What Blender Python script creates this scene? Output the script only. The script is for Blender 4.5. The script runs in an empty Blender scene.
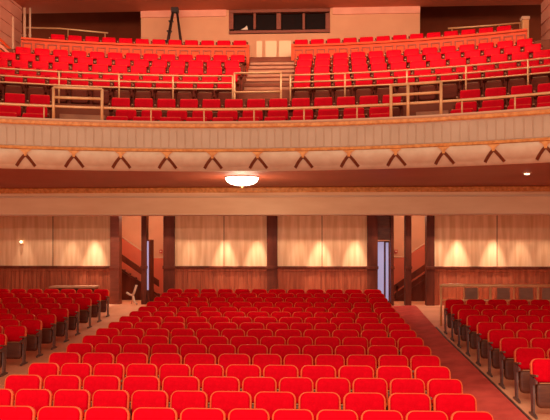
import bpy, bmesh, math, random
from mathutils import Vector, Matrix
random.seed(4)
S = bpy.context.scene
COL = S.collection
PI = math.pi

# ---------------------------------------------------------------- camera
F, YH, CZ, YAW = 735.0, 245.0, 2.85, math.radians(3.1)
cam = bpy.data.cameras.new('camera')
cam.sensor_width = 36.0
cam.lens = F / 550 * 36
cam.shift_y = (YH - 210) / 550
cam.clip_start = 0.05
cam.clip_end = 200
co = bpy.data.objects.new('camera', cam)
COL.objects.link(co)
co.location = (0, 0, CZ)
co.rotation_euler = (PI / 2, 0, YAW)
S.camera = co
CA, SA = math.cos(YAW), math.sin(YAW)

def at(px, py, Y):
    """world point on the plane y = Y seen at that pixel of the photograph"""
    u, v = (px - 275) / F, (YH - py) / F
    d = Y / (CA + u * SA)
    return Vector((d * (-SA + u * CA), Y, CZ + v * d))

def proj(x, y, z):
    d = -x * SA + y * CA
    return 275 + F * (x * CA + y * SA) / d, YH - F * (z - CZ) / d

# ---------------------------------------------------------------- materials
def mat(name, col, rough=.6, col2=None, scale=(6, 6, 6), metal=0., emit=0., bump=0., spec=.4, coat=0., detail=4., lo=.35, hi=.65, sheen=0., obj=True):
    m = bpy.data.materials.new(name)
    m.use_nodes = True
    nt = m.node_tree
    b = nt.nodes['Principled BSDF']
    b.inputs['Base Color'].default_value = (*col, 1)
    b.inputs['Roughness'].default_value = rough
    b.inputs['Metallic'].default_value = metal
    b.inputs['Specular IOR Level'].default_value = spec
    b.inputs['Coat Weight'].default_value = coat
    b.inputs['Coat Roughness'].default_value = .25
    if sheen:
        b.inputs['Sheen Weight'].default_value = sheen
        b.inputs['Sheen Roughness'].default_value = .4
        b.inputs['Sheen Tint'].default_value = (1, .3, .15, 1)
    if emit:
        b.inputs['Emission Color'].default_value = (*col, 1)
        b.inputs['Emission Strength'].default_value = emit
    if col2 is not None or bump:
        tc = nt.nodes.new('ShaderNodeTexCoord')
        mp = nt.nodes.new('ShaderNodeMapping')
        mp.inputs['Scale'].default_value = scale
        nz = nt.nodes.new('ShaderNodeTexNoise')
        nz.inputs['Scale'].default_value = 1
        nz.inputs['Detail'].default_value = detail
        nt.links.new(tc.outputs['Object'], mp.inputs['Vector'])
        nt.links.new(mp.outputs['Vector'], nz.inputs['Vector'])
        if col2 is not None:
            r = nt.nodes.new('ShaderNodeValToRGB')
            r.color_ramp.elements[0].position = lo
            r.color_ramp.elements[1].position = hi
            r.color_ramp.elements[0].color = (*col, 1)
            r.color_ramp.elements[1].color = (*col2, 1)
            nt.links.new(nz.outputs['Fac'], r.inputs['Fac'])
            nt.links.new(r.outputs['Color'], b.inputs['Base Color'])
        if bump:
            bp = nt.nodes.new('ShaderNodeBump')
            bp.inputs['Strength'].default_value = bump
            bp.inputs['Distance'].default_value = .02
            nt.links.new(nz.outputs['Fac'], bp.inputs['Height'])
            nt.links.new(bp.outputs['Normal'], b.inputs['Normal'])
    return m

M = {
    'velvet': mat('red_velvet', (.60, .0005, .008), .8, (.70, .001, .011), (14, 14, 14), spec=.04),
    'velvet_b': mat('balcony_red_vinyl', (.66, .0008, .012), .5, (.76, .0015, .016), (9, 9, 9), spec=.06),
    'gilt_wood': mat('orange_varnished_wood', (.86, .13, .035), .45, (.74, .09, .022), (5, 5, 30), spec=.35),
    'pan': mat('brown_seat_underside', (.16, .040, .016), .5, (.10, .022, .010), (4, 4, 20), spec=.35),
    'pan_edge': mat('tan_seat_edge', (.55, .24, .11), .4),
    'iron': mat('dark_iron', (.10, .045, .035), .4, (.16, .08, .07), (7, 7, 7), spec=.6),
    'arm': mat('walnut_armrest', (.20, .075, .035), .4, (.13, .04, .02), (3, 20, 3), spec=.6),
    'arm_b': mat('tan_armrest', (.50, .22, .10), .4, (.35, .13, .06), (3, 20, 3), spec=.6),
    'brass': mat('brass', (.95, .56, .27), .32, (.88, .46, .20), (4, 4, 4), metal=.25, spec=.6),
    'floor': mat('tan_painted_concrete', (.95, .43, .24), .6, (.80, .32, .165), (1.3, 1.3, 1.3), bump=.1),
    'carpet': mat('red_carpet', (.72, .085, .06), .9, (.58, .06, .042), (3, 3, 3), bump=.4, detail=8),
    'tier': mat('brown_tier_floor', (.24, .065, .032), .7, (.18, .045, .022), (2, 2, 2), spec=.2),
    'riser': mat('maroon_riser', (.20, .030, .016), .6, (.15, .022, .012), (2, 2, 2)),
    'step': mat('tan_stair_tread', (.50, .205, .10), .55, (.40, .15, .075), (3, 3, 3)),
    'step_lit': mat('lit_stair_riser', (.80, .52, .30), .55),
    'plaster': mat('cream_plaster', (.64, .44, .31), .65, (.71, .50, .36), (2.2, 2.2, 2.2), spec=.2),
    'plaster2': mat('cream_swag_plaster', (.86, .62, .44), .6, (.79, .53, .36), (5, 5, 5), spec=.2),
    'gold': mat('gilt_moulding', (.98, .42, .12), .45, (.74, .25, .06), (14, 14, 14), spec=.5, bump=.3),
    'chev': mat('brown_ribbon', (.17, .032, .013), .6, (.23, .05, .016), (20, 20, 20), spec=.15),
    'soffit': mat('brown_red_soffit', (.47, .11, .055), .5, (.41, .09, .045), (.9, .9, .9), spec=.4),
    'beam': mat('cream_beam', (.95, .58, .34), .55, (.87, .49, .27), (.7, .7, 3), spec=.3),
    'panel': mat('pale_wood_panel', (.90, .56, .32), .5, (.74, .40, .205), (9, 9, .7), detail=6, spec=.25),
    'wain': mat('red_brown_wainscot', (.42, .10, .044), .5, (.27, .055, .023), (14, 14, .8), detail=5, spec=.2),
    'darkwood': mat('dark_mahogany', (.17, .036, .018), .5, (.10, .02, .01), (5, 5, 1), spec=.15),
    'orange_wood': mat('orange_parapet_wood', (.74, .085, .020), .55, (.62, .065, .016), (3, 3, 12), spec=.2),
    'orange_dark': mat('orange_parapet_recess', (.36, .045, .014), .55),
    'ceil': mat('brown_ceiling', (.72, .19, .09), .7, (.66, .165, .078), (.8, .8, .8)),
    'beige': mat('beige_booth_wall', (.82, .38, .20), .7, (.77, .345, .18), (1, 1, 1)),
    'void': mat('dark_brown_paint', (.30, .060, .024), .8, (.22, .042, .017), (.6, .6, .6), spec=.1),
    'pink': mat('pink_plaster', (.93, .39, .26), .7, (.86, .34, .22), (1.5, 1.5, 1.5)),
    'dado': mat('salmon_dado_paint', (.76, .17, .09), .6, (.68, .15, .08), (1, 1, 1)),
    'hall': mat('tan_hall_paint', (.74, .36, .21), .7, (.68, .31, .18), (1, 1, 1)),
    'ledge': mat('pale_ledge', (.78, .48, .31), .55, spec=.2),
    'glass': mat('dark_booth_glass', (.012, .004, .003), .35, spec=.1),
    'winframe': mat('red_brown_window_wood', (.30, .065, .03), .5, (.24, .05, .022), (3, 3, 10)),
    'black': mat('black_metal', (.03, .012, .010), .5),
    'white': mat('pale_metal', (.75, .5, .35), .4),
    'daylight': mat('daylit_glass', (.42, .40, .66), .3, emit=.55),
    'bowl': mat('opal_glass_lit', (1, .88, .70), .3, emit=5.0),
    'spotlens': mat('small_lamp_lit', (1, .7, .45), .3, emit=3.0),
    'alarm': mat('red_plastic', (.55, .02, .015), .4),
    'table': mat('tan_table_top', (.58, .27, .15), .45),
    'infill': mat('grey_brown_panel', (.33, .15, .09), .5, (.26, .11, .065), (3, 3, 9)),
    'pan_b': mat('maroon_brown_seat_underside', (.17, .030, .014), .55, (.12, .020, .010), (4, 4, 20), spec=.12),
    'paper': mat('pale_paper', (.85, .65, .5), .6),
}

# ---------------------------------------------------------------- helpers
def link(name, me, m, parent=None, smooth=False):
    o = bpy.data.objects.new(name, me)
    COL.objects.link(o)
    if m is not None:
        me.materials.append(M[m])
    if smooth:
        for p in me.polygons:
            p.use_smooth = True
    if parent:
        o.parent = parent
    return o

def from_bm(name, bm, m, parent=None, smooth=False):
    bmesh.ops.recalc_face_normals(bm, faces=bm.faces)
    me = bpy.data.meshes.new(name)
    bm.to_mesh(me)
    bm.free()
    return link(name, me, m, parent, smooth)

def empty(name, loc=(0, 0, 0), rz=0, scale=(1, 1, 1)):
    o = bpy.data.objects.new(name, None)
    COL.objects.link(o)
    o.location = loc
    o.rotation_euler = (0, 0, rz)
    o.scale = scale
    return o

def tag(o, label, cat, group=None):
    o['label'] = label
    o['category'] = cat
    if group:
        o['group'] = group
    return o

def struct(o):
    o['kind'] = 'structure'
    return o

def add_box(bm, x0, x1, y0, y1, z0, z1, bevel=0., mtx=None):
    g = bmesh.ops.create_cube(bm, size=1)
    vs = g['verts']
    for v in vs:
        v.co = Vector(((x0 + x1) / 2 + v.co.x * (x1 - x0), (y0 + y1) / 2 + v.co.y * (y1 - y0), (z0 + z1) / 2 + v.co.z * (z1 - z0)))
    if bevel:
        es = list({e for v in vs for e in v.link_edges})
        r = bmesh.ops.bevel(bm, geom=es, offset=bevel, segments=2, affect='EDGES', profile=.5)
        vs = list({v for f in r['faces'] for v in f.verts} | {v for v in vs if v.is_valid})
    if mtx is not None:
        bmesh.ops.transform(bm, matrix=mtx, verts=[v for v in vs if v.is_valid])

def box(name, m, x0, x1, y0, y1, z0, z1, parent=None, bevel=0., mtx=None):
    bm = bmesh.new()
    add_box(bm, x0, x1, y0, y1, z0, z1, bevel, mtx)
    return from_bm(name, bm, m, parent)

def add_tube(bm, pts, r, n=8):
    pts = [Vector(p) for p in pts]
    rings = []
    up = Vector((0, 0, 1))
    for i, p in enumerate(pts):
        a = pts[max(i - 1, 0)]
        b = pts[min(i + 1, len(pts) - 1)]
        t = (b - a).normalized()
        s = t.cross(up)
        if s.length < 1e-3:
            s = Vector((1, 0, 0))
        s.normalize()
        u = s.cross(t)
        rings.append([bm.verts.new(p + (s * math.cos(k / n * 2 * PI) + u * math.sin(k / n * 2 * PI)) * r) for k in range(n)])
    for a, b in zip(rings, rings[1:]):
        for k in range(n):
            bm.faces.new((a[k], a[(k + 1) % n], b[(k + 1) % n], b[k]))
    bm.faces.new(rings[0])
    bm.faces.new(rings[-1])

def tube(name, m, pts, r, parent=None, n=8):
    bm = bmesh.new()
    add_tube(bm, pts, r, n)
    return from_bm(name, bm, m, parent, True)

def prism(name, m, poly, y0, y1, parent=None):
    """polygon of (x, z) extruded along y"""
    bm = bmesh.new()
    a = [bm.verts.new((x, y0, z)) for x, z in poly]
    b = [bm.verts.new((x, y1, z)) for x, z in poly]
    bm.faces.new(a)
    bm.faces.new(b)
    n = len(poly)
    for i in range(n):
        bm.faces.new((a[i], a[(i + 1) % n], b[(i + 1) % n], b[i]))
    return from_bm(name, bm, m, parent)

def lathe(name, m, prof, parent=None, n=32):
    bm = bmesh.new()
    rings = []
    for r, z in prof:
        if r < 1e-5:
            rings.append([bm.verts.new((0, 0, z))])
        else:
            rings.append([bm.verts.new((r * math.cos(k / n * 2 * PI), r * math.sin(k / n * 2 * PI), z)) for k in range(n)])
    for a, b in zip(rings, rings[1:]):
        for k in range(n):
            f = [a[k % len(a)], a[(k + 1) % len(a)], b[(k + 1) % len(b)], b[k % len(b)]]
            f = list(dict.fromkeys(f))
            if len(f) > 2:
                bm.faces.new(f)
    return from_bm(name, bm, m, parent, True)

# arcs: the balcony is swept about one centre
AX, AY = -1.5, 1.4
def arc(R, a, z=0):
    return Vector((AX + R * math.sin(a), AY + R * math.cos(a), z))

def sweep(name, m, prof, a0, a1, n=72, parent=None, smooth=False):
    """closed profile of (R, z) swept along the arc"""
    bm = bmesh.new()
    rings = []
    for i in range(n + 1):
        a = a0 + (a1 - a0) * i / n
        rings.append([bm.verts.new(arc(R, a, z)) for R, z in prof])
    k = len(prof)
    for p, q in zip(rings, rings[1:]):
        for j in range(k):
            bm.faces.new((p[j], p[(j + 1) % k], q[(j + 1) % k], q[j]))
    bm.faces.new(rings[0])
    bm.faces.new(rings[-1])
    return from_bm(name, bm, m, parent, smooth)

def arc_tube(name, m, R, z, a0, a1, r, parent=None):
    n = max(3, int(abs(a1 - a0) * R / .35))
    return tube(name, m, [arc(R, a0 + (a1 - a0) * i / n, z) for i in range(n + 1)], r, parent)

def ang(px, R):
    """arc angle of radius R under photo column px"""
    lo, hi = -.9, .9
    for _ in range(50):
        a = (lo + hi) / 2
        p = arc(R, a)
        if proj(p.x, p.y, 0)[0] < px:
            lo = a
        else:
            hi = a
    return lo

def copy_tree(o):
    r = o.copy()
    COL.objects.link(r)
    for ch in o.children:
        c = ch.copy()
        COL.objects.link(c)
        c.parent = r
        c.matrix_parent_inverse = ch.matrix_parent_inverse
        for g in ch.children:
            d = g.copy()
            COL.objects.link(d)
            d.parent = c
    return r

ORD = ['zeroth', 'first', 'second', 'third', 'fourth', 'fifth', 'sixth', 'seventh', 'eighth', 'ninth', 'tenth', 'eleventh', 'twelfth',
       'thirteenth', 'fourteenth', 'fifteenth', 'sixteenth', 'seventeenth', 'eighteenth', 'nineteenth', 'twentieth']

# ---------------------------------------------------------------- stalls floor
PROF = [(0, 0), (7, .03), (8.6, .07), (11.15, .174), (14.55, .33), (17.95, .484), (21.35, .72), (23.4, .88), (30, .88)]
def lerp(tab, v):
    for (a, b), (c, d) in zip(tab, tab[1:]):
        if v <= c:
            return b + (d - b) * (v - a) / (c - a)
    return tab[-1][1]
def side(x, y):
    f = min(1, max(0, (23.9 - y) / 1.0))
    l = min(1, max(0, (-4.6 - x) / 1.4))
    r = min(1, max(0, (x - 2.15) / .9))
    return f * (-.19 * l + .10 * r)
def fz(x, y):
    return lerp(PROF, y) + side(x, y)

bm = bmesh.new()
xs = [-13, -10, -8, -6.0, -5.5, -5.0, -4.6, -3, -1, 1, 2.15, 2.6, 3.05, 5, 7, 9, 11]
ys = [1 + .5 * i for i in range(56)]
g = [[bm.verts.new((x, y, fz(x, y))) for y in ys] for x in xs]
for i in range(len(xs) - 1):
    for j in range(len(ys) - 1):
        bm.faces.new((g[i][j], g[i + 1][j], g[i + 1][j + 1], g[i][j + 1]))
struct(from_bm('floor', bm, 'floor'))

# red runner of the right aisle, and the pale nosing of the seat platform beside it
def runner(name, m, x0, x1, y0, y1, dz, th):
    bm = bmesh.new()
    n = 40
    t, u = [], []
    for i in range(n + 1):
        y = y0 + (y1 - y0) * i / n
        t.append([bm.verts.new((x, y, fz(x, y) + dz)) for x in (x0, (x0 + x1) / 2, x1)])
        u.append([bm.verts.new((x, y, fz(x, y) + dz - th)) for x in (x0, (x0 + x1) / 2, x1)])
    for i in range(n):
        for k in (0, 1):
            bm.faces.new((t[i][k], t[i][k + 1], t[i + 1][k + 1], t[i + 1][k]))
            bm.faces.new((u[i][k], u[i + 1][k], u[i + 1][k + 1], u[i][k + 1]))
        bm.faces.new((t[i][0], t[i + 1][0], u[i + 1][0], u[i][0]))
        bm.faces.new((t[i][2], u[i][2], u[i + 1][2], t[i + 1][2]))
    bm.faces.new((t[0][0], u[0][0], u[0][1], t[0][1])); bm.faces.new((t[0][1], u[0][1], u[0][2], t[0][2]))
    bm.faces.new((t[n][0], t[n][1], u[n][1], u[n][0])); bm.faces.new((t[n][1], t[n][2], u[n][2], u[n][1]))
    return from_bm(name, bm, m)
tag(runner('aisle_carpet', 'carpet', 2.13, 3.14, 6, 23.5, .02, .02),
    'long red carpet runner up the aisle beside the center seats', 'carpet')
struct(runner('trim_1', 'iron', 3.15, 3.18, 6, 19.4, .03, .03))

# ---------------------------------------------------------------- seats
def rrect(w, h, rt, rb, n=5):
    """outline of a rounded rectangle, centre at mid bottom, counter-clockwise in (x, z)"""
    pts = []
    for cx, cz, r, a0 in ((w / 2, h, rt, 0), (-w / 2, h, rt, PI / 2), (-w / 2, 0, rb, PI), (w / 2, 0, rb, 1.5 * PI)):
        ox = cx - math.copysign(r, cx)
        oz = cz - r if cz > 0 else r
        for i in range(n + 1):
            a = a0 + PI / 2 * i / n
            pts.append((ox + r * math.cos(a), oz + r * math.sin(a)))
    return pts

def add_pad(bm, outline, rings, mtx):
    """rings: (scale, y) from the back outline to the front; closed both ends"""
    cx = 0
    cz = sum(p[1] for p in outline) / len(outline)
    rr = []
    for s, y in rings:
        rr.append([bm.verts.new(mtx @ Vector((x * (1 - (1 - s) * .75), y, cz + (z - cz) * s))) for x, z in outline])
    n = len(outline)
    for a, b in zip(rr, rr[1:]):
        for k in range(n):
            bm.faces.new((a[k], a[(k + 1) % n], b[(k + 1) % n], b[k]))
    bm.faces.new(rr[0])
    bm.faces.new(rr[-1])

def standard_bm(x0, x1):
    bm = bmesh.new()
    # pillar, foot and upper bracket of a cast seat standard, one outline in (y, z)
    pts = [(-.27, 0), (.10, 0), (.10, .03), (-.02, .06), (.0, .30), (.05, .46), (.05, .60), (-.26, .555), (-.26, .515), (-.12, .48), (-.14, .30), (-.13, .06), (-.27, .03)]
    a = [bm.verts.new((x0, y, z)) for y, z in pts]
    b = [bm.verts.new((x1, y, z)) for y, z in pts]
    bm.faces.new(a); bm.faces.new(b)
    for i in range(len(pts)):
        j = (i + 1) % len(pts)
        bm.faces.new((a[i], a[j], b[j], b[i]))
    return bm

def tall_standard_bm(x0, x1):
    bm = bmesh.new()
    pts = [(-.25, 0), (.10, 0), (.10, .03), (.0, .06), (.04, .45), (.105, .78), (.06, .79), (.0, .60), (-.25, .555), (-.25, .515), (-.12, .48), (-.13, .06), (-.25, .03)]
    a = [bm.verts.new((x0, y, z)) for y, z in pts]
    b = [bm.verts.new((x1, y, z)) for y, z in pts]
    bm.faces.new(a); bm.faces.new(b)
    for i in range(len(pts)):
        j = (i + 1) % len(pts)
        bm.faces.new((a[i], a[j], b[j], b[i]))
    return bm

def arm_bm(x0, x1):
    bm = bmesh.new()
    add_box(bm, x0, x1, -.28, .03, .556, .59, .008, Matrix.Rotation(math.radians(-8), 4, 'X') @ Matrix.Translation((0, -.078, .018)))
    return bm

W0 = .53
def make_seat(kind):
    st = kind == 'stalls'
    root = empty('stalls_chair' if st else 'balcony_chair')
    rec = Matrix.Translation((0, .0, .46)) @ Matrix.Rotation(math.radians(-11), 4, 'X')
    if st:
        bm = bmesh.new()
        add_pad(bm, rrect(.502, .400, .10, .05), [(.985, .045), (1, .03), (1, -.012), (.985, -.02)], rec @ Matrix.Translation((0, 0, -.01)))
        from_bm('back_frame', bm, 'gilt_wood', root, True)
        bm = bmesh.new()
        add_pad(bm, rrect(.458, .350, .08, .05), [(1, -.015), (1, -.032), (.96, -.05), (.86, -.062), (.6, -.070), (.3, -.072)], rec @ Matrix.Translation((0, -.006, .03)))
        c = from_bm('backrest', bm, 'velvet', root, True)
    else:
        bm = bmesh.new()
        add_pad(bm, rrect(.435, .375, .03, .03, 3), [(1, .035), (1, -.008), (.99, -.015)], rec)
        from_bm('back_frame', bm, 'pan_b', root, True)
        bm = bmesh.new()
        add_pad(bm, rrect(.43, .25, .045, .03, 3), [(1, -.017), (1, -.045), (.96, -.064), (.88, -.074), (.5, -.078)], rec @ Matrix.Translation((0, -.003, .125)))
        from_bm('backrest', bm, 'velvet_b', root, True)
        bm = bmesh.new()
        add_box(bm, -.205, .205, -.02, .03, .3755, .397, .008, rec)
        from_bm('top_highlight', bm, 'gilt_wood', root)  # added strip, paints in the pale highlight along the top of the back
    # tipped-up seat: its underside faces the stage
    tip = Matrix.Translation((0, -.10, .13)) @ Matrix.Rotation(math.radians(-6), 4, 'X')
    bm = bmesh.new()
    add_pad(bm, rrect(.415, .36, .05, .07), [(.9, .055), (1, .04), (1, -.008), (.97, -.02), (.75, -.026)], tip @ Matrix.Translation((0, -.04, 0)))
    p = from_bm('seat_pan', bm, 'pan' if st else 'pan_b', root, True)
    bm = bmesh.new()
    add_box(bm, -.165, .165, -.026, .02, .3625, .374, .004, tip @ Matrix.Translation((0, -.04, 0)))
    e = from_bm('edge_strip', bm, 'pan_edge', p)
    e['label'] = 'pale strip along the top edge of the tipped-up seat'
    from_bm('side_frame', standard_bm(-.262, -.234) if st else tall_standard_bm(-.264, -.222), 'iron' if st else 'pan_b', root)
    from_bm('armrest', arm_bm(-.264, -.226) if st else arm_bm(-.263, -.223), 'arm' if st else 'arm_b', root)
    return root

PROTO = {}
END = {}
for kind in ('stalls', 'balcony'):
    PROTO[kind] = make_seat(kind)
    sf = from_bm('side_frame', standard_bm(.234, .262) if kind == 'stalls' else tall_standard_bm(.222, .264), 'iron' if kind == 'stalls' else 'pan_b')
    ar = from_bm('armrest', arm_bm(.226, .264), 'arm' if kind == 'stalls' else 'arm_b')
    END[kind] = (sf, ar)
used = {'stalls': False, 'balcony': False}
COUNT = {'stalls': 0, 'balcony': 0}

def seat(kind, x, y, z, rz, w, label, group, last=False):
    if used[kind]:
        r = copy_tree(PROTO[kind])
        # the copied root must not carry a second end standard
        for ch in list(r.children):
            if ch.get('end_piece'):
                bpy.data.objects.remove(ch)
    else:
        r = PROTO[kind]
        used[kind] = True
    r.location = (x, y, z)
    r.rotation_euler = (0, 0, rz)
    r.scale = (w / W0, 1, 1)
    tag(r, label, 'theatre seat', group)
    if last:
        for src in END[kind]:
            c = src.copy()
            COL.objects.link(c)
            c.parent = r
            if r is PROTO[kind]:
                c['end_piece'] = 1
    COUNT[kind] += 1
    return r

def rows_word(i):
    return 'nearest row' if i == 0 else ORD[i + 1] + ' row from front'

# centre block: sixteen rows of twelve
for i in range(16):
    d = 8.6 + .85 * i
    xr = 2.085 - .0093 * i
    ws = [.565] * 6 + [.512] * 6 if i % 2 == 0 else [.508] * 6 + [.566] * 6
    x = xr
    back = 16 - i
    for k in range(11, -1, -1):
        w = ws[k] * (6.57 - .0183 * i) / sum(ws)
        x -= w
        xm = x + w / 2
        if proj(xm + w / 2, d, 1)[0] < -2:
            continue
        n = 12 - k
        rw = rows_word(i) if i < 9 else ('rearmost row' if back == 1 else ORD[back] + ' row from back')
        nw = 'at the right aisle' if n == 1 else ('at the left aisle' if n == 12 and i > 2 else ORD[n] + ' from the right aisle')
        seat('stalls', xm, d, fz(xm, d) + .0, 0, w, f'red stalls seat in the center block, {rw}, {nw}', 'center block seats in the stalls', k == 11)

# right block
RD = [11.3, 12.2, 13.15, 14.05, 15.0, 16.0, 16.96, 17.8, 18.7]
for i, d in enumerate(RD):
    k = 0
    while True:
        x = 3.25 + W0 * (k + .5)
        if proj(x - W0 / 2, d, 1)[0] > 551:
            break
        last = proj(x + W0 / 2, d, 1)[0] > 551
        rw = rows_word(i) if i < 8 else 'rearmost row'
        nw = 'at the aisle' if k == 0 else ORD[k + 1] + ' from the aisle'
        seat('stalls', x, d, fz(x, d), 0, W0 - .006, f'red stalls seat in the right block, {rw}, {nw}', 'right block seats in the stalls', last)
        k += 1

# left block
LD = [14.95, 16.0, 16.93, 17.88, 18.8, 19.7, 20.77, 21.7, 22.6]
for i, d in enumerate(LD):
    k = 0
    while True:
        x = -6.4 - W0 * (k + .5)
        if proj(x + W0 / 2, d, 1)[0] < -1:
            break
        rw = rows_word(i) if i < 8 else 'rearmost row'
        nw = 'at the aisle' if k == 0 else ORD[k + 1] + ' from the aisle'
        seat('stalls', x, d, fz(x, d), 0, W0 - .006, f'red stalls seat in the left block, {rw}, {nw}', 'left block seats in the stalls', k == 0)
        k += 1

# ---------------------------------------------------------------- balcony shell
A0, A1 = -.62, .56
B0, B1 = -.76, .85
RFR = 13.5
CAPZ = 5.354
TIERS = [(13.62, 4.75), (14.72, 5.06), (15.62, 5.50), (17.55, 6.43), (18.55, 6.82), (19.45, 7.23), (20.35, 7.65), (21.25, 8.06), (22.55, 8.98)]
SOF = 4.37
prof = [(13.62, 4.45)]
for j, (R, z) in enumerate(TIERS):
    prof.append((R, z))
    prof.append((TIERS[j + 1][0] if j + 1 < len(TIERS) else 24.9, z))
prof += [(24.9, 8.7), (22.5, 7.5), (17.6, 4.9), (15.0, 4.45)]
struct(sweep('floor_balcony', 'tier', prof, A0, A1))

# fascia
fas = struct(empty('balcony_front'))
def fsweep(name, m, prof, smooth=False):
    return sweep(name, m, prof, B0, B1, 120, fas, smooth)
fsweep('parapet', 'plaster', [(13.50, 4.76), (13.50, 5.30), (13.60, 5.30), (13.60, 4.76)])
fsweep('cap', 'ledge', [(13.40, 5.325), (13.40, 5.354), (13.66, 5.354), (13.66, 5.30), (13.44, 5.30)])
fsweep('ornament_band', 'gold', [(13.45, 5.232), (13.43, 5.25), (13.43, 5.305), (13.50, 5.305), (13.50, 5.232)])
fsweep('gilt_moulding', 'gold', [(13.46, 4.73), (13.40, 4.745), (13.39, 4.775), (13.42, 4.80), (13.50, 4.805), (13.50, 4.73)])
BAND = [(13.405, 4.73), (13.395, 4.69), (13.40, 4.64), (13.425, 4.57), (13.475, 4.49), (13.56, 4.42), (13.63, SOF - .004)]
fsweep('swag_band', 'plaster2', BAND + [(13.66, SOF - .004), (13.66, 4.73)], True)
def band_R(z):
    for (r0, z0), (r1, z1) in zip(BAND, BAND[1:]):
        if z1 <= z <= z0:
            return r0 + (r1 - r0) * (z0 - z) / (z0 - z1)
    return BAND[0][0]
# round-topped flutes of the panelled band
bm = bmesh.new()
na = int((B1 - B0) * 13.5 / .165)
for i in range(na):
    ac = B0 + (i + .5) * (B1 - B0) / na
    hw = .068 / 13.5
    zt, zb = 5.215, 4.825
    o = [(-hw, zb), (hw, zb)] + [(hw * math.cos(t * PI / 8), zt - .068 + .068 * math.sin(t * PI / 8)) for t in range(9)]
    f0 = [bm.verts.new(arc(13.485, ac + a, z)) for a, z in o]
    f1 = [bm.verts.new(arc(13.50, ac + a * 1.12, z)) for a, z in o]
    bm.faces.new(f0)
    for k in range(len(o)):
        bm.faces.new((f0[k], f0[(k + 1) % len(o)], f1[(k + 1) % len(o)], f1[k]))
from_bm('fluted_panel', bm, 'plaster', fas)
# crossed brown ribbons of the swag band
def add_ribbon(bm, ac, s):
    th, n = .020, 6
    rows = []
    for i in range(n + 1):
        t = i / n
        z = 4.615 - .20 * t
        off = (.012 + .165 * t ** .9) * s
        r = band_R(z)
        dx, dz = .024 * s, .017
        rows.append([arc(r - th, ac + (off - dx) / 13.4, z - dz), arc(r - th, ac + (off + dx) / 13.4, z + dz),
                     arc(r + .03, ac + (off + dx) / 13.4, z + dz), arc(r + .03, ac + (off - dx) / 13.4, z - dz)])
    rows = [[bm.verts.new(p) for p in r] for r in rows]
    for a, b in zip(rows, rows[1:]):
        for k in range(4):
            bm.faces.new((a[k], a[(k + 1) % 4], b[(k + 1) % 4], b[k]))
    bm.faces.new(rows[0]); bm.faces.new(rows[-1])
for i in range(-3, 15):
    am = -.3166 + .0685 * (i + .5)
    if not (-20 < proj(*arc(13.4, am, 4.6))[0] < 570):
        continue
    bm = bmesh.new()
    nu, nv = 16, 8
    gr = []
    for jv in range(nv + 1):
        t = jv / nv
        z = 4.725 - .30 * t
        hw_ = .0685 / 2 * (.97 - .36 * max(0, t - .35) / .65)
        row = []
        for iu in range(nu + 1):
            u = iu / nu * 2 - 1
            bulge = .060 * (1 - u * u) ** .5 * (math.sin(PI * min(1, .12 + t * .88)) ** .6)
            row.append(bm.verts.new(arc(band_R(z) + .012 - bulge, am + u * hw_, z)))
        gr.append(row)
    for ra, rb_ in zip(gr, gr[1:]):
        for k in range(nu):
            bm.faces.new((ra[k], ra[k + 1], rb_[k + 1], rb_[k]))
    from_bm('swag', bm, 'plaster2', fas, True)
for i in range(-3, 16):
    ac = -.3166 + .0685 * i
    if not (A0 + .03 < ac < A1 - .03):
        continue
    px = proj(*arc(13.4, ac, 4.6))[0]
    if px < -20 or px > 570:
        continue
    bm = bmesh.new()
    add_ribbon(bm, ac, 1)
    add_ribbon(bm, ac, -1)
    rb = from_bm('ribbon', bm, 'chev', fas)
    bm = bmesh.new()
    o_ = [(-.115, 4.725), (.115, 4.725), (.035, 4.665), (.022, 4.60), (-.022, 4.60), (-.035, 4.665)]
    f0 = [bm.verts.new(arc(band_R(z) - .035, ac + x / 13.4, z)) for x, z in o_]
    f1 = [bm.verts.new(arc(band_R(z) + .03, ac + x / 13.4, z)) for x, z in o_]
    bm.faces.new(f0); bm.faces.new(f1)
    for k in range(6):
        bm.faces.new((f0[k], f0[(k + 1) % 6], f1[(k + 1) % 6], f1[k]))
    from_bm('knot', bm, 'gold', rb)

# soffit under the balcony, front curved, running back to the straight beam
BY = 19.3
bm = bmesh.new()
n = 80
f = []
for i in range(n + 1):
    a = B0 + (B1 - B0) * i / n
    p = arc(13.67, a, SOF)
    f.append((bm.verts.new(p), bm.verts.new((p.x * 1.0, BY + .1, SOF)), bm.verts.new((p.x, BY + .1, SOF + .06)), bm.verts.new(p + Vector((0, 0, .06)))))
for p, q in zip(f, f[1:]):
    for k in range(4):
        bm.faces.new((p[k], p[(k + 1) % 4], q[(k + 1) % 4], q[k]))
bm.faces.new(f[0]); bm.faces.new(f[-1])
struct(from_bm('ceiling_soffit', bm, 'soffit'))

# cream beam across the house
XL, XR = -10.6, 8.4
bt = SOF
bb = CZ + 30 * BY / F
bea = struct(empty('beam_cross'))
box('beam_face', 'beam', XL, XR, BY, BY + .5, bb, bt, bea)
box('gilt_trim', 'gold', XL, XR, BY - .07, BY, bt - .14, bt - .002, bea, .03)
box('fillet', 'ledge', XL, XR, BY - .05, BY, bt - .27, bt - .22, bea, .015)
box('base_trim', 'ledge', XL, XR, BY - .02, BY, bb, bb + .03, bea, .006)
struct(box('ceiling_rear', 'soffit', XL, XR, BY + .5, 28.2, 4.30, 4.40))

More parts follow.
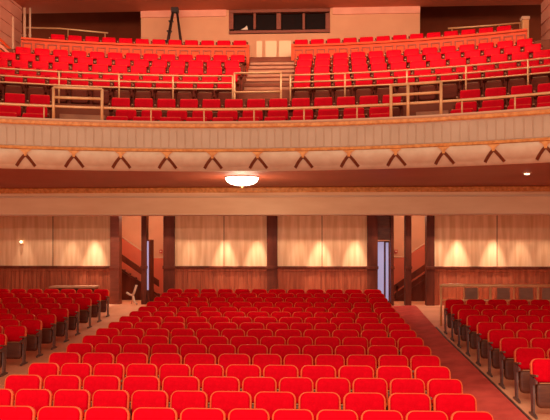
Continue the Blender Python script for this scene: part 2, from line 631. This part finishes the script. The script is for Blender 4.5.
# ---------------------------------------------------------------- rear wall of the stalls
WY = 24.2
RAILZ = CZ - 22.5 * WY / F
def X(px, Y=WY):
    return at(px, 245, Y).x
def wallrun(name, p0, p1, seams):
    x0 = XL if p0 is None else X(p0)
    x1 = XR if p1 is None else X(p1)
    w = struct(empty(name))
    box('panel_wall', 'panel', x0, x1, WY, WY + .2, RAILZ - .05, 4.3, w)
    # vertical boards of the dado: real tongue-and-groove relief
    bm = bmesh.new()
    n = max(3, int((x1 - x0) / .14))
    for i in range(n):
        a = x0 + (x1 - x0) * i / n
        b = x0 + (x1 - x0) * (i + 1) / n
        add_box(bm, a + .005, b - .005, WY - .03 - .006 * (i % 3), WY + .1, .3, RAILZ - .02)
    add_box(bm, x0, x1, WY - .018, WY + .1, .3, RAILZ - .02)
    from_bm('wainscot', bm, 'wain', w)
    box('chair_rail', 'darkwood', x0, x1, WY - .09, WY + .02, RAILZ - .035, RAILZ + .045, w, .015)
    box('rail_moulding', 'wain', x0, x1, WY - .06, WY + .02, RAILZ - .12, RAILZ - .04, w, .012)
    for s in seams:
        xs_ = X(s)
        box('seam_strip', 'darkwood', xs_ - .011, xs_ + .011, WY - .012, WY + .02, RAILZ + .04, 4.3, w)
    return w
wallrun('wall_back_left', None, 112, [-40, 53])
wallrun('wall_back', 175, 369, [224, 322])
wallrun('wall_back_right', 434, None, [497, 560])
def pilaster(name, p0, p1, y0=WY - .12, m='darkwood'):
    o = struct(empty(name))
    x0, x1 = X(p0), X(p1)
    box('shaft', m, x0, x1, y0, WY + .25, .3, 4.3, o, .01)
    box('band', m, x0 - .02, x1 + .02, y0 - .04, WY + .1, RAILZ - .05, RAILZ + .05, o, .01)
for k, (p0, p1) in enumerate([(111, 120), (164, 175), (267, 277.5), (367, 377.5), (390.5, 393.5), (405, 411), (426, 434), (142, 147)]):
    pilaster('pillar_back', p0, p1, WY - .12, 'winframe' if k == 0 else 'darkwood')
# lintels over the two openings (behind the beam)
struct(box('lintel_left', 'darkwood', X(112), X(175), WY + .02, WY + .2, 3.95, 4.3))
struct(box('lintel_right', 'darkwood', X(369), X(434), WY + .02, WY + .2, 3.95, 4.3))
# transom above the exit door and the daylit exit door itself
struct(box('trim_2', 'pan', X(377), X(391), WY + .02, WY + .12, CZ + 5 * WY / F, 4.0))
HY = 27.4
dr = struct(empty('door_1'))
q = at(377.5, 300, WY + .3)
zt = CZ + 4 * WY / F
box('leaf', 'darkwood', X(377.5), X(390.5), WY + .30, WY + .34, .88, zt, dr)
box('pane', 'daylight', X(378), X(384.6), WY + .27, WY + .30, .95, zt - .03, dr)['label'] = 'bright bluish daylit strip'
box('pane', 'daylight', X(386.6), X(389.3), WY + .27, WY + .30, 1.0, zt - .05, dr)['label'] = 'bright bluish daylit strip'
box('pull_bar', 'black', X(385.2), X(386.2), WY + .22, WY + .27, 1.7, 2.3, dr)
dl = struct(empty('door_2'))
box('leaf', 'darkwood', X(147.0), X(148.8), WY + .05, WY + .75, .88, zt + .05, dl)
box('pane', 'daylight', X(146.9), X(148.4), WY + .02, WY + .05, 1.35, zt, dl)['label'] = 'thin bluish daylit strip'

# stair halls behind the openings: two-tone walls, moulding, stairs, handrails
def wallpoly(name, m, pix, Y, th, parent=None, toward=True):
    pts = [at(px, py, Y) for px, py in pix]
    return prism(name, m, [(p.x, p.z) for p in pts], Y - th, Y, parent)
hl = struct(empty('wall_stair_left'))
box('upper_wall', 'hall', X(90, HY), X(200, HY), HY, HY + .1, .5, 4.3, hl)
wallpoly('dado', 'dado', [(100, 222), (152, 257.5), (200, 257.5), (200, 312), (100, 312)], HY, .02, hl)
tube('moulding', 'ledge', [at(100, 222, HY - .02), at(152, 257.5, HY - .02), at(200, 257.5, HY - .02)], .03, hl)
hr = struct(empty('wall_stair_right'))
box('upper_wall', 'hall', X(350, HY), X(450, HY), HY, HY + .1, .5, 4.3, hr)
wallpoly('dado', 'dado', [(350, 257), (405, 257), (450, 226), (450, 312), (350, 312)], HY, .02, hr)
tube('moulding', 'ledge', [at(350, 257, HY - .02), at(405, 257, HY - .02), at(450, 226, HY - .02)], .03, hr)
struct(box('wall_hall_left', 'hall', X(100, WY) - .2, X(100, WY) - .1, WY + .25, HY, .5, 4.3))
struct(box('wall_hall_right', 'hall', X(452, WY) + .1, X(452, WY) + .2, WY + .25, HY, .5, 4.3))
struct(box('wall_hall_middle', 'hall', X(176), X(186), WY + .25, HY, .5, 4.3))

def stair(name, x_low, x_high, z0, n, y0, y1, rh):
    """flight rising from x_low to x_high along x"""
    o = struct(empty(name))
    run = (x_high - x_low) / n
    rise = abs(run) * .69
    bm = bmesh.new()
    for i in range(n):
        xa, xb = x_low + run * i, x_high
        add_box(bm, min(xa, xb), max(xa, xb), y0 + .06, y1, z0 + rise * i, z0 + rise * (i + 1))
    from_bm('flight', bm, 'darkwood', o)
    prism('stringer', 'darkwood', [(x_low - run * .3, z0), (x_high, z0), (x_high, z0 + rise * n + .26), (x_low - run * .3, z0 + .26)], y0, y0 + .05, o)
    sl = rise / run
    tb = box
    hx0, hx1 = x_low - run * 1.2, x_high
    bmh = bmesh.new()
    def zr(x, h): return z0 + (x - x_low) * sl + h
    for h, th in ((rh - .05, .24), (rh - .40, .07)):
        a = [(hx0, zr(hx0, h)), (hx1, zr(hx1, h)), (hx1, zr(hx1, h) + th), (hx0, zr(hx0, h) + th)]
        f0 = [bmh.verts.new((x, y0 - .05, z)) for x, z in a]
        f1 = [bmh.verts.new((x, y0, z)) for x, z in a]
        bmh.faces.new(f0); bmh.faces.new(f1)
        for k in range(4):
            bmh.faces.new((f0[k], f0[(k + 1) % 4], f1[(k + 1) % 4], f1[k]))
    from_bm('handrail', bmh, 'darkwood', o)
    for k in (.15, .95):
        xx = hx0 + (hx1 - hx0) * k
        box('newel', 'darkwood', xx - .03, xx + .03, y0 - .05, y0, z0, zr(xx, rh + .1), o)
    return o
SY = 26.0
stair('stairs_left', X(152, SY), X(104, SY), .88, 8, SY, HY - .05, .70)
stair('stairs_right', X(396, SY), X(440, SY), .88, 8, SY, HY - .05, .42)

for px, lab in ((396, 'small red fire alarm point on the right stair hall wall'), (161, 'small red fire alarm point on the left stair hall wall')):
    p = at(px, 251.5, HY - .03)
    o = tag(empty('fire_alarm', p), lab, 'fire alarm', 'fire alarm points')
    box('case', 'alarm', -.055, .055, -.04, .01, -.07, .07, o, .01)
    box('glass_plate', 'paper', -.03, .03, -.045, -.04, -.02, .03, o)

# ---------------------------------------------------------------- balcony upper part: parapet, back wall, ceiling
CEIL = CZ + 8.58
up = struct(empty('wall_parapet_upper'))
PZT = 9.29
def upper_parapet(a0, a1):
    nn = max(4, int((a1 - a0) * 40))
    sweep('parapet_body', 'orange_wood', [(22.40, 8.06), (22.40, PZT), (22.52, PZT), (22.52, 8.06)], a0, a1, nn, up)
    sweep('parapet_cap', 'orange_wood', [(22.34, PZT - .03), (22.34, PZT + .03), (22.56, PZT + .03), (22.56, PZT - .03)], a0, a1, nn, up)
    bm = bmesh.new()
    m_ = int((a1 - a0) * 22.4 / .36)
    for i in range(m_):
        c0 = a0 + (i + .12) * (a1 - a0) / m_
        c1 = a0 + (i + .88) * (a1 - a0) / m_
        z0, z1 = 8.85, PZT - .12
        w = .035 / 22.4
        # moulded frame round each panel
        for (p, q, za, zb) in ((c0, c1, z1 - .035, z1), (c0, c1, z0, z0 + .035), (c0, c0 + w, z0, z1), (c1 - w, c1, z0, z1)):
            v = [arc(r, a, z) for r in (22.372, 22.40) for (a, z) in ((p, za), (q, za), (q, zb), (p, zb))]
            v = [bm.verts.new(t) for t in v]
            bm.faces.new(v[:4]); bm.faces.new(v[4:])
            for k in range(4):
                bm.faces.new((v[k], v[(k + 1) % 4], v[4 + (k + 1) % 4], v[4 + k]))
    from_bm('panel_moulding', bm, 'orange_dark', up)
AL, AR = ang(247.5, 22.4), ang(293, 22.4)
upper_parapet(ang(21, 22.4), AL)
upper_parapet(AR, ang(527, 22.4))
for a in (AL, AR):
    p = arc(22.45, a)
    box('end_post', 'orange_wood', p.x - .06, p.x + .06, p.y - .08, p.y + .08, 8.06, PZT + .06, up, .01)

# centre aisle stair of the balcony; light on the top risers is painted pale
st = struct(empty('stairs_balcony'))
bm = bmesh.new()
x0, x1 = -2.08, -.66
zz = 5.5
yy = [(AY + 17.1, 5.5)]
n_s = 17
for i in range(n_s):
    t = i / n_s
    y0_ = AY + 17.15 + (22.9 - 17.15) * t
    z1 = 5.5 + (8.98 - 5.5) * (i + 1) / n_s
    add_box(bm, x0, x1, y0_, AY + 23.0, z1 - .215, z1)
from_bm('flight', bm, 'step', st)
bm = bmesh.new()
for i in range(n_s):
    y0_ = AY + 17.15 + (22.9 - 17.15) * i / n_s
    z1 = 5.5 + (8.98 - 5.5) * (i + 1) / n_s
    add_box(bm, x0, x1, y0_ - .025, y0_ + .02, z1 - .03, z1 + .004)
from_bm('nosing', bm, 'tier', st)
for k, (p0, p1) in enumerate(((256.5, 262), (265.5, 276.5), (279, 291))):
    yq = AY + 23.05
    a, b = X(p0, yq), X(p1, yq)
    box('lit_riser', 'step_lit', a, b, yq, yq + .05, 8.98, CZ + 204.5 * yq / F, st)['label'] = 'stair head riser, painted pale as if lit'

for k, (p0, p1) in enumerate(((55, 100), (408, 440))):
    ss = struct(empty('stairs_aisle'))
    for (R, z, zn) in ((14.72, 4.75, 5.06), (15.62, 5.06, 5.50), (17.55, 5.5, 6.43)):
        for j in (1, 2):
            if zn - z > .8 and j == 2:
                continue
            h = (zn - z) * (1 - j / 3)
            sweep('tread', 'step', [(R - .26 * j, z), (R - .26 * j, z + h), (R - .001, z + h), (R - .001, z)], ang(p0, 15.5), ang(p1, 15.5), 6, ss)

# booth wall and the dark bays beside it
BW = 26.7
xb0, xb1 = X(141, BW), X(420, BW)
wb = struct(empty('wall_booth'))
wx0, wx1 = X(229, BW), X(330, BW)
wz0, wz1 = CZ + 211.5 * BW / F, CZ + 236 * BW / F
box('wall_panel', 'beige', xb0, wx0, BW, BW + .2, 8.5, CEIL, wb)
box('wall_panel', 'beige', wx1, xb1, BW, BW + .2, 8.5, CEIL, wb)
box('wall_panel', 'beige', wx0, wx1, BW, BW + .2, 8.5, wz0, wb)
box('wall_panel', 'beige', wx0, wx1, BW, BW + .2, wz1, CEIL, wb)
box('return_wall', 'beige', xb0, xb0 + .2, BW + .2, 29.6, 8.5, CEIL + .9, wb)
box('return_wall', 'beige', xb1 - .2, xb1, BW + .2, 29.6, 8.5, CEIL + .9, wb)
box('cornice', 'pink', xb0, wx0 - .1, BW - .06, BW, CEIL - .24, CEIL, wb)
box('cornice', 'pink', wx1 + .1, xb1, BW - .06, BW, CEIL - .24, CEIL, wb)
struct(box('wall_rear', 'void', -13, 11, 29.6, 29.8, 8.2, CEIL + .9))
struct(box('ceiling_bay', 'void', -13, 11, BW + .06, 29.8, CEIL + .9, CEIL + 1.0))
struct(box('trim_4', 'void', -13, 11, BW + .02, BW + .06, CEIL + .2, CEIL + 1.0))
struct(box('floor_gallery', 'tier', -12, 10, 25.6, 29.6, 8.9, 8.97))
struct(box('ceiling', 'ceil', -13, 11, 13.0, BW + .02, CEIL, CEIL + .2))
wn = struct(empty('window_1'))
def px_box(name, m, p0, p1, q0, q1, Y, y0, y1, parent, bevel=0):
    a, b = at(p0, q1, Y), at(p1, q0, Y)
    return box(name, m, a.x, b.x, y0, y1, a.z, b.z, parent, bevel)
px_box('frame_bottom', 'winframe', 229, 330, 29.6, 34, BW, BW - .06, BW + .15, wn, .01)
px_box('frame_top', 'winframe', 229, 330, 8.5, 13.5, BW, BW - .06, BW + .15, wn, .01)
for p0, p1 in ((229, 233.5), (253.5, 256), (276.5, 281), (302.5, 305), (325.5, 330)):
    px_box('mullion', 'winframe', p0, p1, 13.5, 29.6, BW, BW - .05, BW + .15, wn, .008)
px_box('pane', 'glass', 233, 326, 13, 30, BW, BW + .08, BW + .10, wn)
pp = at(245, 30, BW - .0)
bm = bmesh.new()
v = [bm.verts.new(c) for c in ((-.16, 0, 0), (.10, 0, 0), (.07, 0, .15), (-.02, .0, .07), (-.16, .05, .02), (.10, .05, .02), (.07, .05, .15), (-.02, .05, .07))]
bm.faces.new(v[:4]); bm.faces.new(v[4:])
for k in range(4):
    bm.faces.new((v[k], v[(k + 1) % 4], v[4 + (k + 1) % 4], v[4 + k]))
o = from_bm('folded_paper', bm, 'paper')
o.location = (pp.x, BW + .01, at(245, 29.6, BW).z)
tag(o, 'small pale folded paper on the sill of the projection booth window', 'paper')

# side walls
def grooved_wall(name, xw, y0, y1, z0, z1, sgn, m='pink'):
    bm = bmesh.new()
    h = .42
    z = z0
    while z < z1:
        add_box(bm, min(xw, xw + sgn * .2), max(xw, xw + sgn * .2), y0, y1, z, min(z + h - .045, z1))
        z += h
    add_box(bm, min(xw + sgn * .04, xw + sgn * .2), max(xw + sgn * .04, xw + sgn * .2), y0, y1, z0, z1)
    return struct(from_bm(name, bm, m))
grooved_wall('wall_left', X(22, 26.0), 16.0, 26.0, 8.4, CEIL, -1)
grooved_wall('wall_right', X(541, 26.6), 16.0, 26.6, 9.0, CEIL, 1)
struct(box('wall_left_lower', 'pink', -11.3, -11.1, 12, 29.8, .3, 8.4))
struct(box('wall_right_lower', 'pink', 9.3, 9.5, 12, 29.8, .3, 9.0))
# pale end block of the balcony on the right, stepped end of the balcony on the left
p0, p1 = at(532, 47.5, 23.2), at(562, 41, 23.2)
struct(box('trim_3', 'ledge', p0.x, p1.x + .4, 23.2, 24.4, 8.06, p1.z, None, .02))
sl = struct(empty('stairs_side'))
for k in range(4):
    a, b = at(-14, 32 + 5.2 * k - 8, 22.6), at(13, 50 + 5 * k, 22.6)
    prism('string_board', 'orange_wood' if k % 2 == 0 else 'pink', [(a.x, a.z), (b.x, b.z), (b.x, b.z - .1), (a.x, a.z - .1)], 22.5 - .12 * k, 22.6 - .12 * k, sl)

for px, r, pb in ((24.5, .05, 36), (30, .04, 36), (12.8, .035, 40)):
    b, t = at(px, pb, 25.2), at(px, 8, 25.2)
    if px < 20:
        b, t = at(px, 40, 23.4), at(px, 17, 23.4)
    lab = {24.5: 'thick pale vertical pipe at the end of the orange parapet', 30: 'thinner pale vertical pipe beside the dark bay', 12.8: 'short pale post standing by the grooved side wall'}[px]
    o = tag(empty('pipe', (b.x, b.y, 8.97 if px > 20 else 8.06)), lab, 'pipe', 'pale upright pipes')
    zz = t.z - o.location.z
    tube('pipe_body', 'ledge', [(0, 0, 0), (0, 0, min(zz, CEIL - o.location.z - .02))], r, o)
    tube('pipe_collar', 'ledge', [(0, 0, zz * .55), (0, 0, zz * .55 + .05)], r * 1.35, o)

# ---------------------------------------------------------------- balcony seats
ROWS = [('A0', 14.30, 4.75), ('A', 15.20, 5.06), ('B', 16.10, 5.50), ('C', 18.30, 6.43), ('C2', 19.20, 6.82), ('D', 20.10, 7.23), ('E', 21.0, 7.65), ('F', 21.9, 8.06), ('G', 23.55, 8.98)]
BWD = .55
def place_run(R, z, a_start, direction, px_lim, text, group, offs=0., wid=BWD, a_stop=None):
    da = wid / R
    k = 0
    while True:
        a = a_start + direction * da * (k + .5 + offs)
        p = arc(R, a, z)
        edge = arc(R, a - direction * da / 2)
        pe = proj(edge.x, edge.y, z)[0]
        if a_stop is not None and (a + direction * da / 2 - a_stop) * direction > da * .25:
            break
        if (direction > 0 and pe > px_lim) or (direction < 0 and pe < px_lim):
            break
        far = arc(R, a + direction * da / 2)
        pf = proj(far.x, far.y, z)[0]
        end = direction < 0 and k == 0
        if direction > 0:
            end = pf > px_lim or (a_stop is not None and (a + direction * da * 1.5 - a_stop) * direction > da * .25)
        seat('balcony', p.x, p.y, z, -a, wid - .004, text(k), group, end)
        k += 1
    return k

LOW = ['front row', 'middle row', 'back row']
for i, (nm, R, z) in enumerate(ROWS[:3]):
    rw = LOW[i]
    aL0, aL1 = ang(52, 16.0), ang(109, 16.0)
    aR0, aR1 = ang(403, 16.0), ang(457, 16.0)
    nth = lambda k: 'at the aisle' if k == 0 else ORD[k + 1] + ' from the aisle'
    nin = int(round((aR0 - aL1) * R / BWD - (.5 if i == 1 else 0)))
    wid = (aR0 - aL1) * R / (nin + (.5 if i == 1 else 0))
    place_run(R, z, aL1, 1, 560, lambda k: f'red balcony seat, lower middle section, {rw}, {ORD[k + 1]} from left aisle', 'lower middle balcony seats', .25 if i == 1 else 0, wid, aR0)
    place_run(R, z, aL0, -1, 0, lambda k: f'red balcony seat in lower left section, {rw}, {nth(k)}', 'lower left balcony seats')
    place_run(R, z, aR1, 1, 550, lambda k: f'red balcony seat in lower right section, {rw}, {nth(k)}', 'lower right balcony seats')
UPW = ['bottom row', 'second row up', 'middle row', 'fourth row up', 'top row']
for i, (nm, R, z) in enumerate(ROWS[3:8]):
    rw = UPW[i]
    sL = (-2.12 - AX) / R
    sR = (-.62 - AX) / R
    nth = lambda k: 'at the stair' if k == 0 else ORD[k + 1] + ' from the stair'
    pl, pr = (0, 550) if i < 3 else (3 + 7 * (i - 2), 536 - 14 * (i - 3))
    place_run(R, z, sL, -1, pl, lambda k: f'red balcony seat in upper left section, {rw}, {nth(k)}', 'upper left balcony seats', (0, .0, .0, .25, .1)[i])
    place_run(R, z, sR, 1, pr, lambda k: f'red balcony seat in upper right section, {rw}, {nth(k)}', 'upper right balcony seats', (0, .0, .0, .05, .1)[i])
nm, R, z = ROWS[8]
place_run(R, z, ang(248, R), -1, 60, lambda k: f'red gallery seat behind the orange parapet, {ORD[k + 1]} left of the stair', 'gallery seats left of the stair')
place_run(R, z, ang(293, R), 1, 500, lambda k: f'red gallery seat behind the orange parapet, {ORD[k + 1]} right of the stair', 'gallery seats right of the stair')
for kind in END:
    for o in END[kind]:
        bpy.data.objects.remove(o)

# ---------------------------------------------------------------- brass rails
def rail(name, label, R, bars, a0, a1, post_angles, zpost0, zpost1, group=None, r=.024, pr=.022):
    o = tag(empty(name, (0, 0, 0)), label, 'railing', group)
    for z in bars:
        arc_tube('rail_bar', 'brass', R, z, a0, a1, r, o)
    for a in post_angles:
        p = arc(R, a)
        tube('post', 'brass', [(p.x, p.y, zpost0), (p.x, p.y, zpost1)], pr, o)
    return o
RF = 13.58
RG = 13.50
a0, a1 = ang(-25, RF), ang(575, RF)
rail('balcony_rail', 'long brass rail running along the top of the balcony front', RF, [5.63], a0, a1,
     [ang(p, RF) for p in (-10, 44, 151, 204, 254, 304, 357, 462, 515)], CAPZ, 5.63, None, .026, .016)
def guard(p0, p1, mids, label, zb):
    o = tag(empty('aisle_guard_rail'), label, 'railing', 'guard rails at the foot of the side aisles')
    b0, b1 = ang(p0, RG), ang(p1, RG)
    for z in zb:
        arc_tube('rail_bar', 'brass', RG, z, b0, b1, .028, o)
    for p in (p0, *mids, p1):
        c = arc(RG, ang(p, RG))
        tube('post', 'brass', [(c.x, c.y, CAPZ), (c.x, c.y, zb[0])], .03, o)
guard(53.5, 102, (), 'tall brass guard rail at the foot of the left side aisle', (5.995, 5.795))
guard(391, 441, (408,), 'tall brass guard rail at the foot of the right side aisle', (5.995, 5.795))
RM = 17.62
bars = [7.24, 7.06, 6.90]
rail('cross_aisle_rail', 'brass guard rail before the upper left balcony seats', RM, bars, ang(-25, RM), ang(233, RM),
     [ang(p, RM) for p in (-20, 59, 119, 173, 232.6)], 6.43, 7.24, 'cross aisle rails of the balcony', .02)
rail('cross_aisle_rail', 'brass guard rail before the upper right balcony seats', RM, bars, ang(290, RM), ang(575, RM),
     [ang(p, RM) for p in (290.4, 345, 407, 466, 528, 570)], 6.43, 7.24, 'cross aisle rails of the balcony', .02)
RS = 17.05
rail('stair_barrier', 'short brass barrier across the foot of the balcony center stair', RS, [7.18, 6.70], ang(234, RS), ang(281.5, RS),
     [ang(234.5, RS), ang(281, RS)], 5.5, 7.18, None, .026, .024)
# gallery rails at the far back corners
def far_rail(label, pts, posts, zf):
    o = tag(empty('gallery_rail'), label, 'railing', 'gallery rails at the back corners')
    tube('rail_bar', 'brass', [at(*p) for p in pts], .03, o)
    for p in posts:
        q = at(*p)
        tube('post', 'brass', [(q.x, q.y, zf), (q.x, q.y, q.z)], .02, o)
far_rail('pale rail before the dark bay at the back left corner', [(25, 27.5, 26.2), (60, 28.5, 26.3), (108, 33, 26.4)], [(30, 27.6, 26.2), (68, 29.2, 26.3), (105, 32.7, 26.4)], 8.97)
far_rail('pale rail before the dark bay at the back right corner', [(448, 28.5, 26.4), (490, 25.5, 26.2), (524, 22.5, 26.0)], [(452, 28.3, 26.4), (499, 24.8, 26.2), (520, 22.8, 26.0)], 8.97)
q = at(525, 31, 25.6)
o = tag(empty('gilt_post', (q.x, q.y, 8.97)), 'stout pale gold post at the right end of the gallery rail', 'post')
hh = at(525, 17, 25.6).z - 8.97
box('shaft', 'brass', -.11, .11, -.11, .11, 0, hh - .12, o, .02)
box('post_cap', 'ledge', -.14, .14, -.14, .14, hh - .12, hh, o, .03)

# dark stepladder on the gallery
b = at(175, 36, 25.95)
o = tag(empty('stepladder', (b.x, 25.95, 8.97)), 'dark stepladder standing open against the beige booth wall', 'ladder')
ht = at(175, 8.5, 25.95).z - 8.97
sx = F / 26
bl = 1.0 * 9.5 / sx * ht / 1.05 * .62
def leg_pts(s, y):
    return [(s * .07, y * .3, ht - .1), (s * (.30 if s < 0 else .24) * 1.5, y, 0)]
for s in (-1, 1):
    for y in (-.16, .16):
        tube('leg', 'black', leg_pts(s, y), .035, o)
for k in range(1, 6):
    t = k / 6.2
    xx = -.07 + (-.45 + .07) * t
    box('tread', 'black', xx - .09, xx + .07, -.05 - .11 * t, .05 + .11 * t, (ht - .1) * (1 - t) - .02, (ht - .1) * (1 - t) + .02, o)
box('top_cap', 'black', -.13, .13, -.1, .1, ht - .16, ht + .03, o, .02)
tube('spreader', 'black', [(-.25, -.1, ht * .45), (.21, -.1, ht * .45)], .01, o)

# ---------------------------------------------------------------- lamps under the balcony
LP = at(242, 175, 16.3)
o = tag(empty('ceiling_lamp', (LP.x, 16.3, SOF)), 'bright white glass bowl lamp glowing under the balcony', 'lamp')
lathe('rim', 'brass', [(0, 0), (.375, 0), (.385, -.01), (.38, -.02), (.36, -.025), (.0, -.015)], o)
lathe('bowl', 'bowl', [(.0, -.02), (.37, -.025), (.365, -.06), (.33, -.115), (.26, -.16), (.15, -.19), (0, -.2)], o)
lathe('finial', 'brass', [(0, -.197), (.03, -.2), (.02, -.22), (.024, -.235), (0, -.25)], o, 12)
q = at(527, 173, 15.6)
o = tag(empty('downlight', (q.x, 15.6, SOF)), 'small glowing downlight on the right of the balcony underside', 'lamp')
lathe('ring', 'ledge', [(0, 0), (.10, 0), (.10, -.02), (.07, -.03), (0, -.02)], o, 20)
lathe('lens', 'spotlens', [(0, -.02), (.06, -.03), (.05, -.05), (0, -.06)], o, 20)
q = at(22, 242, WY - .02)
o = tag(empty('wall_lamp', (q.x, WY, q.z)), 'small glowing lamp on the pale back wall left of the doorway', 'lamp')
box('back_plate', 'brass', -.06, .06, -.03, 0, -.08, .08, o, .01)
bm = bmesh.new()
bmesh.ops.create_uvsphere(bm, u_segments=16, v_segments=10, radius=.045)
bmesh.ops.translate(bm, verts=bm.verts, vec=(0, -.095, 0))
from_bm('globe', bm, 'spotlens', o, True)

# ---------------------------------------------------------------- things behind the side blocks
q0, q1 = at(52, 288, 23.55), at(97, 288, 23.55)
tz = q0.z + .05
zf = fz(q0.x, 23.55)
o = tag(empty('console_table', ((q0.x + q1.x) / 2, 23.55, zf)), 'long tan topped table behind the left block seats', 'table')
hw, hh = (q1.x - q0.x) / 2, tz - zf
box('table_top', 'table', -hw, hw, -.3, .3, hh - .04, hh + .02, o, .012)
box('apron', 'darkwood', -hw + .05, hw - .05, -.26, .26, hh - .3, hh - .04, o)
for sx_ in (-1, 1):
    for sy in (-1, 1):
        box('leg', 'darkwood', sx_ * (hw - .08) - .03, sx_ * (hw - .08) + .03, sy * .24 - .03, sy * .24 + .03, 0, hh - .3, o)

# pale folding stand in the left doorway
q = at(133, 306, 23.95)
zf = fz(q.x, 23.95)
o = tag(empty('folding_stand', (q.x, 23.95, zf)), 'pale folding stand leaning open in the dark left doorway', 'stand')
def L(px, py, dy=0):
    p = at(px, py, 23.95)
    return (p.x - q.x, dy, max(p.z - zf, .02))
tube('mast', 'white', [L(136.5, 285), L(135, 290), L(133, 295.5)], .036, o)
tube('foot', 'white', [L(133, 295.5), L(134.5, 302), L(137, 308)], .036, o)
tube('foot', 'white', [L(133, 295.5), L(131, 302, .15), L(129, 308, .3)], .02, o)
tube('side_arm', 'white', [L(133, 295.5), L(129.5, 294.5), L(126.5, 292.5)], .034, o)

# brass barrier behind the right block
BRY = 19.7
o = tag(empty('barrier_rail'), 'brass barrier with wooden panels behind the right block seats', 'railing')
x0, x1 = X(440, BRY), X(575, BRY)
zf = fz(4, BRY)
zt, zl = CZ - 40 * BRY / F, CZ - 54.5 * BRY / F
tube('rail_bar', 'brass', [(x0, BRY, zt), (x1, BRY, zt)], .042, o)
tube('rail_bar', 'brass', [(x0, BRY, zl), (x1, BRY, zl)], .025, o)
for px in (441, 464, 478, 490.5, 514, 538, 562):
    xx = X(px, BRY)
    tube('post', 'brass', [(xx, BRY, zf - .02), (xx, BRY, zt)], .03 if px in (490.5, 538, 441) else .014, o)
for p0, p1 in ((465, 477.5), (497, 510), (519, 533), (542, 556)):
    box('infill_panel', 'infill', X(p0, BRY), X(p1, BRY), BRY - .012, BRY + .012, zl + .03, zt - .06, o)

# ---------------------------------------------------------------- light
w = bpy.data.worlds.new('world')
S.world = w
w.use_nodes = True
w.node_tree.nodes['Background'].inputs['Color'].default_value = (1, .72, .52, 1)
w.node_tree.nodes['Background'].inputs['Strength'].default_value = .72

def area(name, loc, size, size_y, energy, col, target):
    l = bpy.data.lights.new(name, 'AREA')
    l.shape = 'RECTANGLE'
    l.size, l.size_y = size, size_y
    l.energy = energy
    l.color = col
    o = bpy.data.objects.new(name, l)
    COL.objects.link(o)
    o.location = loc
    d = Vector(target) - Vector(loc)
    o.rotation_euler = d.to_track_quat('-Z', 'Y').to_euler()
    return o
struct(box('wall_proscenium', 'plaster', -13, 11, .4, .8, 8.0, 13))
area('house_light', (-1.2, 17.4, 11.0), 12, .8, 320, (1, .76, .56), (-1.2, 19.5, 6))
area('ceiling_fill', (-1.2, 18.5, 10.3), 14, .5, 500, (1, .72, .5), (-1.2, 23.5, 11.6))  # added fill to brighten ceiling and booth wall, no fitting here
area('panel_fill', (-1.2, 20.1, 4.2), 16, .1, 55, (1, .74, .54), (-1.2, 24.2, 3.6))  # added fill for the upper rear panels, not a fitting on the beam
area('stage_light', (-1.2, -3.4, 10.3), 9, .12, 1850, (1, .80, .62), (-1.2, 10, 1))
area('front_fill', (-1.2, -9.0, 5.0), 8, .2, 950, (1, .80, .66), (-1.2, 18, 4.0))  # added fill from the stage side for balcony front, beam and rear rows

def spot(loc, target, energy, deg, blend=.4, col=(1, .83, .66), r=.04):
    l = bpy.data.lights.new('rear_downlight', 'SPOT')
    l.energy = energy
    l.spot_size = math.radians(deg)
    l.spot_blend = blend
    l.color = col
    l.shadow_soft_size = r
    o = bpy.data.objects.new('rear_downlight', l)
    COL.objects.link(o)
    o.location = loc
    o.rotation_euler = (Vector(target) - Vector(loc)).to_track_quat('-Z', 'Y').to_euler()
for px, e in ((25, .5), (72, .8), (95, 1.3), (190, .6), (225, 1.3), (257, 1.2), (300, .6), (320, 1.4), (355, 1.2), (438, .8), (457, 1.4), (493, 1.3), (520, .9), (546, .5)):
    x = X(px)
    spot((x, WY - .5, 4.1), (x, WY - .20, 2.2), (430 if e > 1.1 else 220) * e, 32, .7)

# added unseen strip and board: the board cuts light off the upper wall panels
struct(box('light_baffle', 'darkwood', XL, XR, WY - .92, WY - .90, 3.955, 4.3))
area('cutoff_fill', (-1.2, WY - 1.2, 4.25), 17, .03, 160, (1, .80, .62), (-1.2, WY - .1, 2.5))

def point(loc, e, r=.1, col=(1, .78, .52)):
    l = bpy.data.lights.new('point_glow', 'POINT')
    l.energy = e
    l.shadow_soft_size = r
    l.color = col
    o = bpy.data.objects.new('point_glow', l)
    COL.objects.link(o)
    o.location = loc
point((LP.x, 16.3, SOF - .75), 75, .2)
point((X(135, 25.4), 25.3, 4.15), 95, .05)  # added fill for the left stair hall, no lamp hangs there
point((X(410, 25.4), 25.3, 4.15), 95, .05)  # same added fill for the right stair hall

S.view_settings.view_transform = 'Standard'
S.view_settings.look = 'None'
S.view_settings.gamma = 1
S.view_settings.use_curve_mapping = False
S.view_settings.exposure = 0.0
print('SEATS', COUNT)
